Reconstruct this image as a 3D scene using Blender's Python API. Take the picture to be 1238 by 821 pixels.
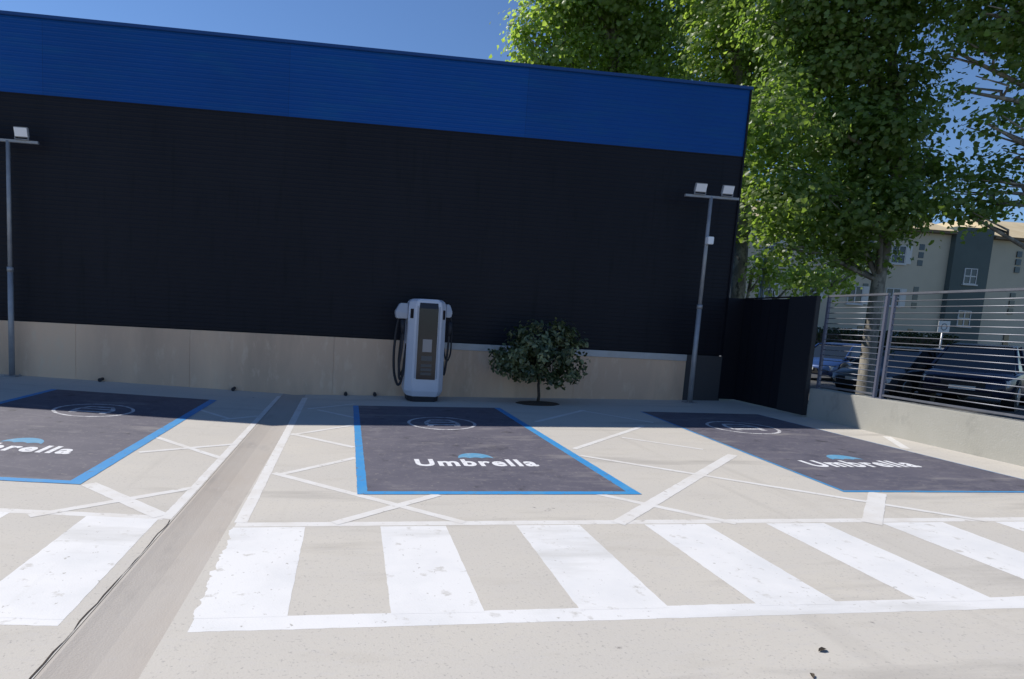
import bpy, bmesh, math, random
import numpy as np
from mathutils import Vector, Matrix

for o in list(bpy.data.objects):
    bpy.data.objects.remove(o)
scene = bpy.context.scene
COL = scene.collection
random.seed(7)
rng = np.random.default_rng(7)

# ------------------------------------------------------------------ camera
F_PX, PPX, PPY = 707.36, 619 - 121.18, 410.5 + 47.61      # photo is 1238 x 821
YAW, PITCH, ROLL = 0.10399, -0.10548, 0.0544
CAM_H = 1.6
def _basis():
    fwd = Vector((math.sin(YAW) * math.cos(PITCH), math.cos(YAW) * math.cos(PITCH), math.sin(PITCH)))
    r0 = Vector((math.cos(YAW), -math.sin(YAW), 0))
    u0 = r0.cross(fwd)
    c, s = math.cos(ROLL), math.sin(ROLL)
    return r0 * c + u0 * s, u0 * c - r0 * s, fwd
RIGHT, UP, FWD = _basis()
cam_data = bpy.data.cameras.new("camera")
cam = bpy.data.objects.new("camera", cam_data)
COL.objects.link(cam)
cam.matrix_world = Matrix(((RIGHT.x, UP.x, -FWD.x, 0), (RIGHT.y, UP.y, -FWD.y, 0),
                           (RIGHT.z, UP.z, -FWD.z, CAM_H), (0, 0, 0, 1)))
cam_data.sensor_fit = 'HORIZONTAL'
cam_data.sensor_width = 36.0
cam_data.lens = 36.0 * F_PX / 1238
cam_data.shift_x = (619 - PPX) / 1238
cam_data.shift_y = -(410.5 - PPY) / 1238
cam_data.clip_start = 0.05
cam_data.clip_end = 3000
scene.camera = cam

# ------------------------------------------------------------------ sky, sun, exposure
SUN = Vector((-1.4, 1.0, 2.04)).normalized()
world = bpy.data.worlds.new("World")
scene.world = world
world.use_nodes = True
nt = world.node_tree
bg = nt.nodes["Background"]
sky = nt.nodes.new("ShaderNodeTexSky")
sky.sky_type = 'NISHITA'
sky.sun_disc = False
sky.sun_elevation = math.asin(SUN.z)
sky.sun_rotation = math.atan2(SUN.x, SUN.y)
sky.air_density = 1.0
sky.dust_density = 0.0
sky.ozone_density = 3.0
tintn = nt.nodes.new("ShaderNodeMixRGB")            # the clear, deep blue of the day, over the whole sky alike
tintn.blend_type = 'MULTIPLY'
tintn.inputs[0].default_value = 1.0
tintn.inputs[2].default_value = (0.82, 0.97, 1.17, 1)
nt.links.new(sky.outputs[0], tintn.inputs[1])
nt.links.new(tintn.outputs[0], bg.inputs[0])
bg.inputs[1].default_value = 0.102
sun_data = bpy.data.lights.new("sun", 'SUN')
sun_data.energy = 4.9
sun_data.angle = math.radians(0.53)
sun_data.color = (1.0, 0.955, 0.89)
sun = bpy.data.objects.new("sun", sun_data)
COL.objects.link(sun)
sun.location = SUN * 60
sun.rotation_euler = SUN.to_track_quat('Z', 'Y').to_euler()
scene.view_settings.view_transform = 'Standard'
scene.view_settings.look = 'None'
scene.view_settings.gamma = 1
scene.view_settings.exposure = 0.0
scene.render.engine = 'CYCLES'

# ------------------------------------------------------------------ photo pixels -> places
SL, SR, XC = 0.0302, 0.0256, -1.08          # the lot drains towards the channel from both sides
def ground_z(x):
    return SL * (XC - x) if x < XC else SR * (x - XC)
def ray(x, y):
    u, v = (x - PPX) / F_PX, -(y - PPY) / F_PX
    return RIGHT * u + UP * v + FWD
def G(x, y):                                  # pixel on the lot's surface
    d = ray(x, y)
    t = -(CAM_H + SR * XC) / (d.z - SR * d.x)
    if t * d.x < XC:
        t = -(CAM_H - SL * XC) / (d.z + SL * d.x)
    return Vector((d.x * t, d.y * t, CAM_H + d.z * t))
def AY(x, y, Y):                              # pixel on a plane parallel to the building, Y metres out
    d = ray(x, y)
    return d * (Y / d.y) + Vector((0, 0, CAM_H))

D = 11.37            # face of the building
ROOF, BLUE, PLINTH = 6.45, 5.11, 1.136
BX = 7.58            # its corner
XF = 7.955           # railing wall

# ------------------------------------------------------------------ materials
def mat(name, base, rough=0.7, metal=0.0, var=None, scale=3.0, bump=0.0, bscale=60, spec=None, detail=6):
    """base colour, optional second colour mixed by noise, optional fine relief"""
    m = bpy.data.materials.new(name)
    m.use_nodes = True
    t = m.node_tree
    b = t.nodes["Principled BSDF"]
    b.inputs["Base Color"].default_value = (*base, 1)
    b.inputs["Roughness"].default_value = rough
    b.inputs["Metallic"].default_value = metal
    if spec is not None:
        b.inputs["Specular IOR Level"].default_value = spec
    if var or bump:
        co = t.nodes.new("ShaderNodeTexCoord")
    if var:
        n = t.nodes.new("ShaderNodeTexNoise")
        n.inputs["Scale"].default_value = scale
        n.inputs["Detail"].default_value = detail
        n.inputs["Roughness"].default_value = 0.62
        r = t.nodes.new("ShaderNodeValToRGB")
        r.color_ramp.elements[0].position = 0.33
        r.color_ramp.elements[1].position = 0.68
        r.color_ramp.elements[0].color = (*base, 1)
        r.color_ramp.elements[1].color = (*var, 1)
        t.links.new(co.outputs["Object"], n.inputs["Vector"])
        t.links.new(n.outputs["Fac"], r.inputs[0])
        t.links.new(r.outputs[0], b.inputs["Base Color"])
    if bump:
        n2 = t.nodes.new("ShaderNodeTexNoise")
        n2.inputs["Scale"].default_value = bscale
        n2.inputs["Detail"].default_value = 4
        bp = t.nodes.new("ShaderNodeBump")
        bp.inputs["Strength"].default_value = bump
        bp.inputs["Distance"].default_value = 0.01
        t.links.new(co.outputs["Object"], n2.inputs["Vector"])
        t.links.new(n2.outputs["Fac"], bp.inputs["Height"])
        t.links.new(bp.outputs[0], b.inputs["Normal"])
    return m

def layered(name, layers, base, rough=0.8, bump=0.15, bscale=90, spec=None, per_object=0.0):
    """base colour + list of (colour, scale, lo, hi, stretch) noise stains laid over one another"""
    m = bpy.data.materials.new(name)
    m.use_nodes = True
    t = m.node_tree
    b = t.nodes["Principled BSDF"]
    b.inputs["Roughness"].default_value = rough
    if spec is not None:
        b.inputs["Specular IOR Level"].default_value = spec
    co = t.nodes.new("ShaderNodeTexCoord")
    rgb = t.nodes.new("ShaderNodeRGB")
    rgb.outputs[0].default_value = (*base, 1)
    cur = rgb.outputs[0]
    for i, (c, sc, lo, hi, st) in enumerate(layers):
        mp = t.nodes.new("ShaderNodeMapping")
        mp.inputs["Scale"].default_value = st
        mp.inputs["Location"].default_value = (i * 7.3, i * 3.1, i * 1.7)
        n = t.nodes.new("ShaderNodeTexNoise")
        n.inputs["Scale"].default_value = sc
        n.inputs["Detail"].default_value = 7
        n.inputs["Roughness"].default_value = 0.6
        mr = t.nodes.new("ShaderNodeMapRange")
        mr.inputs["From Min"].default_value = lo
        mr.inputs["From Max"].default_value = hi
        mx = t.nodes.new("ShaderNodeMixRGB")
        mx.inputs[2].default_value = (*c, 1)
        t.links.new(co.outputs["Object"], mp.inputs[0])
        t.links.new(mp.outputs[0], n.inputs["Vector"])
        t.links.new(n.outputs["Fac"], mr.inputs["Value"])
        t.links.new(mr.outputs[0], mx.inputs[0])
        t.links.new(cur, mx.inputs[1])
        cur = mx.outputs[0]
    if per_object:
        oi = t.nodes.new("ShaderNodeObjectInfo")
        mr = t.nodes.new("ShaderNodeMapRange")
        mr.inputs["To Min"].default_value = 1 - per_object
        mr.inputs["To Max"].default_value = 1 + per_object
        hs = t.nodes.new("ShaderNodeHueSaturation")
        t.links.new(oi.outputs["Random"], mr.inputs["Value"])
        t.links.new(mr.outputs[0], hs.inputs["Value"])
        t.links.new(cur, hs.inputs["Color"])
        cur = hs.outputs[0]
    t.links.new(cur, b.inputs["Base Color"])
    n2 = t.nodes.new("ShaderNodeTexNoise")
    n2.inputs["Scale"].default_value = bscale
    n2.inputs["Detail"].default_value = 5
    bp = t.nodes.new("ShaderNodeBump")
    bp.inputs["Strength"].default_value = bump
    bp.inputs["Distance"].default_value = 0.008
    t.links.new(co.outputs["Object"], n2.inputs["Vector"])
    t.links.new(n2.outputs["Fac"], bp.inputs["Height"])
    t.links.new(bp.outputs[0], b.inputs["Normal"])
    return m

ONE = (1, 1, 1)
M = {}
M['concrete'] = layered('lot_concrete', [((.535, .497, .435), 0.55, .40, .68, (1, 1.8, 1)), ((.45, .415, .36), 1.7, .56, .80, (.6, 2.2, 1)),
                                         ((.50, .47, .43), 9, .52, .75, (1, 3.0, 1)), ((.36, .335, .30), .9, .58, .74, (.35, 2.4, 1)), ((.42, .39, .345), 1.2, .60, .86, (3.0, .15, 1)), ((.33, .31, .285), 60, .58, .72, ONE), ((.22, .20, .185), 5.5, .70, .76, ONE)], (.497, .466, .418))
M['channel'] = layered('channel_concrete', [((.38, .335, .29), 0.9, .40, .65, (1, .5, 1)), ((.30, .275, .25), 3.0, .55, .75, (1, .35, 1)),
                                            ((.40, .37, .34), 14, .58, .74, ONE)], (.41, .375, .335), bump=.3)
M['white'] = layered('road_white', [((.62, .62, .62), 2.0, .45, .75, ONE), ((.60, .59, .57), 1.4, .60, .84, (3.0, .2, 1)), ((.56, .55, .53), 1.3, .55, .72, (.5, 2, 1)), ((.52, .50, .47), 9, .61, .70, ONE), ((.40, .38, .35), 26, .645, .70, ONE)], (.71, .70, .69), rough=.65, bump=.12)
M['old_white'] = layered('worn_line_white', [((.60, .57, .53), 4.0, .42, .72, ONE), ((.46, .43, .39), 16, .60, .70, ONE)], (.66, .645, .625), rough=.7)
M['bay'] = layered('bay_coating', [((.112, .105, .132), 1.1, .38, .66, ONE), ((.145, .136, .158), 4.5, .52, .72, (1, 1.6, 1)), ((.055, .052, .07), 2.2, .58, .75, ONE),
                                   ((.21, .195, .20), 1.7, .57, .72, (.5, 1.8, 1)), ((.20, .185, .185), 22, .58, .72, ONE), ((.045, .043, .055), 3.4, .62, .70, ONE)], (.085, .081, .108), rough=.72, bump=.25)
M['bay_blue'] = layered('bay_blue', [((.09, .30, .50), 5, .5, .75, ONE), ((.13, .16, .2), 17, .60, .68, ONE)], (.035, .25, .55), rough=.6)
M['logo_white'] = layered('lettering_white', [((.55, .55, .57), 14, .52, .68, ONE), ((.20, .19, .20), 24, .62, .68, ONE)], (.74, .74, .76), rough=.6)
M['ring_white'] = layered('ring_white', [((.30, .29, .31), 9, .45, .62, ONE), ((.16, .15, .17), 20, .58, .66, ONE)], (.58, .58, .60), rough=.6)
M['logo_blue'] = layered('lettering_blue', [((.22, .36, .48), 12, .5, .72, ONE)], (.10, .30, .48), rough=.6)
M['clad_dark'] = layered('cladding_anthracite', [((.016, .0165, .0225), .6, .35, .7, (1, 1, .5)), ((.009, .010, .014), 5, .55, .75, (2, 1, .2))], (.0125, .0130, .0185), rough=.5, bump=.03, spec=.16, per_object=.10)
M['clad_blue'] = layered('cladding_blue', [((.003, .070, .30), .5, .35, .7, ONE), ((.005, .080, .27), 4, .5, .75, (.3, 1, 1.5))], (.003, .062, .26), rough=.45, bump=.03, spec=.2, per_object=.06)
M['cap'] = mat('roof_flashing', (.004, .05, .20), .45)
M['plinth'] = layered('plinth_concrete', [((.84, .58, .39), .45, .46, .60, (1, 1, .2)), ((.52, .36, .25), .6, .50, .68, (1, 1, .25)),  # broad patches put uneven bounce light and shading into the colour
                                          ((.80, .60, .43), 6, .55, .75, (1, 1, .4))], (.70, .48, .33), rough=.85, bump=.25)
M['plinth_end_shaded'] = layered('plinth_end_shaded', [((.05, .05, .053), 1.5, .4, .7, (1, 1, .3))], (.065, .063, .065), rough=.85)  # end length coloured near-black for the shadow lying on it
M['plinth_cap'] = layered('plinth_cap', [((.46, .44, .41), 3, .45, .7, ONE)], (.52, .51, .50), rough=.6)
M['lowwall'] = layered('low_wall_concrete', [((.37, .36, .315), 1.2, .42, .68, ONE), ((.27, .265, .235), 3.5, .57, .75, (1, 1, .5)), ((.42, .41, .37), 15, .55, .75, ONE)], (.40, .39, .345), bump=.35, bscale=45)
M['screen_dark'] = layered('dark_screen_metal', [((.013, .0135, .019), 1.4, .4, .7, (1, 1, .3))], (.010, .0105, .015), rough=.5, bump=.03, spec=.2)
M['screen_post'] = mat('screen_post', (.018, .0185, .024), .5)
M['galv'] = mat('galvanised_steel', (.42, .43, .45), .42, .75, var=(.30, .31, .34), scale=9)
M['pole'] = mat('pole_grey_paint', (.36, .37, .39), .45, .25, var=(.27, .28, .30), scale=5)
M['rail'] = mat('railing_steel', (.26, .27, .30), .42, .5, var=(.20, .21, .24), scale=7)
M['rail_post'] = mat('railing_post_paint', (.13, .14, .19), .5, .2)
M['lamp_body'] = mat('floodlight_grey', (.30, .31, .33), .5)
M['lamp_glass'] = mat('floodlight_glass', (.86, .86, .88), .2)
M['ch_white'] = mat('charger_white', (.66, .67, .74), .3, var=(.60, .61, .68), scale=2)
M['ch_grey'] = mat('charger_grey', (.42, .44, .50), .35)
M['ch_black'] = mat('charger_glossy_black', (.022, .018, .022), .18)
M['ch_screen'] = mat('charger_screen', (.32, .30, .31), .15)
M['ch_keys'] = mat('charger_keys', (.09, .088, .09), .4)
M['rubber'] = mat('black_rubber', (.02, .02, .026), .6)
M['soil'] = mat('soil', (.07, .052, .038), .95, var=(.035, .026, .02), scale=25, bump=.8, bscale=50)
M['bark'] = layered('plane_bark', [((.36, .33, .27), 4, .5, .58, (1, 1, .5)), ((.09, .085, .07), 9, .55, .66, (1, 1, .5))], (.20, .185, .155), rough=.85, bump=.5, bscale=30)
M['bark_dark'] = mat('dark_bark', (.07, .055, .042), .9, var=(.035, .028, .022), scale=20, bump=.4)
M['asphalt'] = layered('asphalt', [((.075, .073, .07), .5, .4, .7, ONE), ((.04, .04, .04), 40, .5, .7, ONE)], (.055, .055, .056), rough=.9)
M['paving'] = layered('paving', [((.25, .24, .22), 2, .4, .7, ONE)], (.30, .285, .26), rough=.9)
M['terrain'] = layered('terrain', [((.16, .15, .12), .1, .4, .7, ONE)], (.11, .115, .07), rough=.95)
M['render_beige'] = layered('beige_render', [((.46, .42, .33), .3, .4, .7, ONE)], (.53, .48, .38), rough=.9, bump=.05)
M['render_green'] = layered('green_render', [((.085, .11, .105), .3, .4, .7, ONE)], (.105, .135, .13), rough=.9, bump=.05)
M['roof_tile'] = layered('ochre_roof', [((.52, .40, .22), 1, .4, .7, ONE)], (.62, .50, .31), rough=.85, bump=.1)
M['eave'] = mat('eave_brown', (.16, .12, .08), .8)
M['win_frame'] = mat('white_window_frame', (.55, .55, .54), .5)
M['win_glass'] = mat('dark_window_glass', (.03, .035, .04), .08)
M['shutter'] = mat('pale_shutter', (.60, .60, .58), .6)
M['car_grey'] = mat('car_paint_grey', (.10, .115, .14), .25, .5)
M['car_navy'] = mat('car_paint_navy', (.014, .022, .06), .22, .3)
M['car_blue'] = mat('car_paint_blue', (.03, .07, .20), .25, .3)
M['car_silver'] = mat('car_paint_silver', (.40, .41, .43), .28, .6)
M['car_glass'] = mat('car_glass', (.012, .016, .02), .04, spec=.8)
M['car_trim'] = mat('car_trim', (.02, .02, .022), .55)
M['car_lamp'] = mat('car_headlamp', (.75, .77, .80), .08)
M['car_plate'] = mat('number_plate', (.75, .75, .72), .5)
M['tyre'] = mat('tyre', (.018, .018, .018), .85)
M['rim'] = mat('rim', (.40, .41, .42), .3, .8)
M['sign_white'] = mat('sign_white', (.78, .78, .78), .4)
M['sign_grey'] = mat('sign_grey', (.30, .31, .33), .5)
M['dead_leaf'] = mat('dead_leaf', (.06, .045, .03), .8)

def leaf_mat(name, c1, c2, trans, rough=.45, spec=.35):
    m = bpy.data.materials.new(name)
    m.use_nodes = True
    t = m.node_tree
    b = t.nodes["Principled BSDF"]
    out = t.nodes["Material Output"]
    at = t.nodes.new("ShaderNodeAttribute")
    at.attribute_name = "tint"
    mx = t.nodes.new("ShaderNodeMixRGB")
    mx.inputs[1].default_value = (*c1, 1)
    mx.inputs[2].default_value = (*c2, 1)
    t.links.new(at.outputs["Fac"], mx.inputs[0])
    t.links.new(mx.outputs[0], b.inputs["Base Color"])
    b.inputs["Roughness"].default_value = rough
    b.inputs["Specular IOR Level"].default_value = spec
    tr = t.nodes.new("ShaderNodeBsdfTranslucent")
    mc = t.nodes.new("ShaderNodeMixRGB")
    mc.blend_type = 'MULTIPLY'
    mc.inputs[0].default_value = 1
    mc.inputs[2].default_value = (2.1, 2.3, .85, 1)
    t.links.new(mx.outputs[0], mc.inputs[1])
    t.links.new(mc.outputs[0], tr.inputs[0])
    ms = t.nodes.new("ShaderNodeMixShader")
    ms.inputs[0].default_value = trans
    t.links.new(b.outputs[0], ms.inputs[1])
    t.links.new(tr.outputs[0], ms.inputs[2])
    t.links.new(ms.outputs[0], out.inputs[0])
    return m
M['leaf'] = leaf_mat('plane_leaf', (.085, .135, .036), (.22, .285, .105), .57, .38, .5)
M['leaf_light'] = leaf_mat('light_plane_leaf', (.155, .215, .06), (.31, .37, .15), .57, .42, .45)
M['leaf_citrus'] = leaf_mat('citrus_leaf', (.028, .045, .016), (.27, .30, .15), .15, .32, .5)  # pale end of the tint puts leaf highlights into the colour
M['leaf_hedge'] = leaf_mat('hedge_leaf', (.02, .035, .015), (.04, .06, .025), .2)

# ------------------------------------------------------------------ mesh builder
class MB:
    def __init__(self):
        self.v, self.f = [], []
    def add(self, vs, fs):
        n = len(self.v)
        self.v += [tuple(v) for v in vs]
        self.f += [tuple(i + n for i in f) for f in fs]
        return self
    def box(self, c, s, rot=None):
        x, y, z = s[0] / 2, s[1] / 2, s[2] / 2
        vs = [Vector(p) for p in ((-x, -y, -z), (x, -y, -z), (x, y, -z), (-x, y, -z), (-x, -y, z), (x, -y, z), (x, y, z), (-x, y, z))]
        if rot is not None:
            vs = [rot @ p for p in vs]
        c = Vector(c)
        return self.add([p + c for p in vs], [(0, 3, 2, 1), (4, 5, 6, 7), (0, 1, 5, 4), (1, 2, 6, 5), (2, 3, 7, 6), (3, 0, 4, 7)])
    def span(self, a, b):
        a, b = Vector(a), Vector(b)
        return self.box((a + b) / 2, [abs(q) for q in (b - a)])
    def loft(self, rings, cap=True):
        n = len(rings[0])
        vs = [p for r in rings for p in r]
        fs = []
        for i in range(len(rings) - 1):
            for j in range(n):
                k = (j + 1) % n
                fs.append((i * n + j, i * n + k, (i + 1) * n + k, (i + 1) * n + j))
        if cap:
            fs.append(tuple(range(n))[::-1])
            fs.append(tuple((len(rings) - 1) * n + j for j in range(n)))
        return self.add(vs, fs)
    def tube(self, pts, radii, n=8, cap=True):
        pts = [Vector(p) for p in pts]
        if not hasattr(radii, '__len__'):
            radii = [radii] * len(pts)
        rings = []
        for i, p in enumerate(pts):
            d = (pts[min(i + 1, len(pts) - 1)] - pts[max(i - 1, 0)]).normalized()
            a = Vector((0, 0, 1)) if abs(d.z) < .9 else Vector((0, 1, 0))
            u = d.cross(a).normalized()
            w = d.cross(u)
            rings.append([p + (u * math.cos(2 * math.pi * k / n) + w * math.sin(2 * math.pi * k / n)) * radii[i] for k in range(n)])
        return self.loft(rings, cap)
    def poly(self, pts):
        return self.add(pts, [tuple(range(len(pts)))])
    def build(self, name, m, parent=None, smooth=False, bevel=0.0, segs=2):
        me = bpy.data.meshes.new(name)
        me.from_pydata(self.v, [], self.f)
        bm = bmesh.new()
        bm.from_mesh(me)
        bmesh.ops.recalc_face_normals(bm, faces=bm.faces)
        if bevel:
            es = [e for e in bm.edges if len(e.link_faces) == 2 and e.calc_face_angle(0) > 0.5]
            bmesh.ops.bevel(bm, geom=es, offset=bevel, segments=segs, affect='EDGES', clamp_overlap=True)
        bm.to_mesh(me)
        bm.free()
        if smooth:
            for p in me.polygons:
                p.use_smooth = True
        me.materials.append(M[m] if isinstance(m, str) else m)
        o = bpy.data.objects.new(name, me)
        COL.objects.link(o)
        if parent:
            o.parent = parent
        return o

def smooth_by_angle(o, deg=35):
    me = o.data
    bm = bmesh.new()
    bm.from_mesh(me)
    for e in bm.edges:
        if len(e.link_faces) == 2:
            e.smooth = e.calc_face_angle(0) < math.radians(deg)
    for f in bm.faces:
        f.smooth = True
    bm.to_mesh(me)
    bm.free()
    return o

def thing(name, label, cat, loc=(0, 0, 0), rz=0.0, group=None):
    o = bpy.data.objects.new(name, None)
    o.empty_display_size = .2
    COL.objects.link(o)
    o.location = loc
    o.rotation_euler = (0, 0, rz)
    return tag(o, label, cat, group)
def tag(o, label, cat, group=None):
    o["label"] = label
    o["category"] = cat
    if group:
        o["group"] = group
    return o
def struct(o):
    o["kind"] = "structure"
    return o

# ================================================================== ground
struct(MB().poly([(-900, -700, -.16), (900, -700, -.16), (900, 1500, -.16), (-900, 1500, -.16)]).build('ground', 'terrain'))
CL, CR = -1.272, -0.845                       # edges of the drainage channel
lot = MB()
zl, zr = ground_z(CL), ground_z(CR)
Y0, Y1 = -14.0, D + .3
def lot_strip(xs, zs):
    for a in range(len(xs) - 1):
        lot.poly([(xs[a], Y0, zs[a]), (xs[a + 1], Y0, zs[a + 1]), (xs[a + 1], Y1, zs[a + 1]), (xs[a], Y1, zs[a])])
lot_strip([-40, -13, CL], [ground_z(-13), ground_z(-13), zl])
lot_strip([CR, XF + .1], [zr, ground_z(XF + .1)])
LOT = struct(lot.build('parking_lot', 'concrete'))
# dished gutter laid between the two slabs, with a ragged open joint on its left side
ch = MB()
prof = [(CL, -.003), (CL + .02, .0), (CL + .06, -.006), (CL + .14, -.013), ((CL + CR) / 2, -.017), (CR - .14, -.013), (CR - .05, -.006), (CR, .0)]
rings = [[(x, y, z + (zl if i < 4 else zr)) for i, (x, z) in enumerate(prof)] for y in (Y0, Y1)]
for i in range(len(prof) - 1):
    ch.poly([rings[0][i], rings[0][i + 1], rings[1][i + 1], rings[1][i]])
struct(ch.build('drainage_channel', 'channel', None, True))
jt = MB()
jt.poly([(CL - .03, Y0, -.06), (CL + .05, Y0, -.06), (CL + .05, Y1, -.06), (CL - .03, Y1, -.06)])
o = jt.build('channel_joint', 'rubber', LOT)
# thin irregular crack wandering along the joint
cr_rng = random.Random(3)
ck = MB()
pts = []
y = 1.2
while y < 4.4:
    pts.append((CL - .012 + cr_rng.uniform(-.006, .006), y, cr_rng.choice((.0008, .0015, .0025, .004)) if y < 3.9 else .003))
    y += .09
for a, b in zip(pts[:-1], pts[1:]):
    za = ground_z(CL) + .003
    ck.poly([(a[0] - a[2], a[1], za), (a[0] + a[2], a[1], za), (b[0] + b[2], b[1], za), (b[0] - b[2], b[1], za)])
ck.build('joint_crack', 'soil', LOT)

# ------------------------------------------------------------------ painted markings
def lift(p, h):
    return Vector((p[0], p[1], ground_z(p[0]) + h))
def ragged(a, b, amp, step, r):
    a, b = Vector(a[:2]), Vector(b[:2])
    n = max(2, int((b - a).length / step))
    d = (b - a).normalized()
    nn = Vector((-d.y, d.x))
    out, k = [], 0.0
    for i in range(n):
        if amp < .006:
            k = r.gauss(0, amp)
        else:                                  # brush-worn edge: drifts, then jumps back
            k = k * .8 + r.gauss(0, amp * .7) if r.random() > .12 else r.uniform(-2, 1) * amp
        out.append(a + (b - a) * (i / n) + nn * (k if 0 < i < n - 1 else 0))
    return out
prnd = random.Random(11)
def paint(name, corners, m, h, amp=.0016, step=.05, parent=LOT, rag=None):
    """flat painted patch with slightly uneven edges; corners are ground points"""
    pts = []
    for i, c in enumerate(corners):
        am = amp if rag is None else rag[i]
        pts += ragged(c, corners[(i + 1) % len(corners)], am, step if am < .006 else .022, prnd)
    return MB().poly([lift(p, h) for p in pts]).build(name, m, parent)
def line(name, a, b, w, m, h, amp=.0016):
    a, b = Vector(a[:2]), Vector(b[:2])
    d = (b - a).normalized()
    n = Vector((-d.y, d.x)) * w / 2
    return paint(name, [a + n, b + n, b - n, a - n], m, h, amp)

# lateral lines of the crossing
YZ1a, YZ1b = 4.215, 4.30
for x0, x1, ya in ((-6.5, -1.345, 4.35), (-.80, 7.9, 4.235)):
    paint('painted_line', [(x0, ya), (x1, ya), (x1, ya + .085), (x0, ya + .085)], 'old_white', .0005)
a, b = G(232, 754), G(1238, 731)
c, d = G(806, 728.7), G(350, 737.5)
paint('painted_line', [(a.x, 2.80), (7.9, 2.87), (7.9, 3.0), (a.x, 2.935)], 'white', .0005)
paint('painted_line', [(-6.5, 2.86), (-1.37, 2.86), (-1.37, 2.94), (-6.5, 2.94)], 'white', .0005)
# crossing stripes, right of the channel
stripes = [((282, 637), (369, 638), (349, 738), (232, 750)),
           ((460, 638), (540, 638), (583, 733), (472, 736)),
           ((626, 638), (703, 637), (803, 729), (697, 732)),
           ((783, 637), (858, 637), (1007, 725), (910, 727)),
           ((934, 637), (1004, 636), (1196, 722), (1106, 724)),
           ((1075, 636), (1147, 634), (1372, 719), (1290, 721)),
           ((1212, 634), (1280, 633), (1545, 715), (1462, 717))]
for i, s in enumerate(stripes):
    q = [G(*p) for p in s]
    ya, yb = 4.22, 2.93
    tl, tr, br, bl = q
    paint('crossing_stripe', [(tl.x, ya), (tr.x, ya), (br.x, yb), (bl.x, yb)], 'white', .0009, rag=[.0015, .0015, .0015, .012 if i == 0 else .0015])
# and left of it
xa, xb = -1.375, -1.88
paint('crossing_stripe', [(xb, 4.36), (xa, 4.36), (xa + .005, 2.92), (xb, 2.92)], 'white', .0009)
for k in (1, 2, 3):
    paint('crossing_stripe', [(xb - 1.03 * k, 4.36), (xa - 1.03 * k, 4.36), (xa - 1.03 * k, 2.92), (xb - 1.03 * k, 2.92)], 'white', .0009)
# long lines beside the channel
paint('painted_line', [G(194, 627), G(207, 628), G(340, 479), G(335, 479)], 'old_white', .0013)
paint('painted_line', [G(283, 632), G(299, 632), G(372, 481), G(365.5, 481)], 'old_white', .0013)
# diagonal hatching between the bays
hatch = [((107, 585), (195, 624), .13), ((35, 624), (233, 590), .075), ((190, 529), (270, 555), .075), ((168, 547), (284, 537), .07),
         ((236, 494), (280, 507), .07), ((268, 507.5), (312, 503), .07),
         ((352, 524.5), (428, 541), .075), ((352, 526), (428, 514), .07), ((331, 572), (561, 632), .075), ((338, 574), (430, 553.5), .075),
         ((404, 633), (530, 598), .085), ((372, 494.5), (429, 488.5), .07), ((384, 495.5), (429, 505), .07),
         ((747, 633), (886, 550), .11), ((694, 543), (778, 515), .075), ((702, 551), (1192, 630), .07), ((722, 597), (890, 633), .075),
         ((752, 529), (850, 543.5), .06), ((1061, 596), (1054, 633), .135), ((1072, 528), (1096, 543), .10), ((648, 510), (706, 496), .08), ((700, 496), (790, 511), .06)]
for i, (p, q, w) in enumerate(hatch):
    line('hatch_line', G(*p), G(*q), w, 'old_white', .0016 + .0003 * (i % 4))

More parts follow.
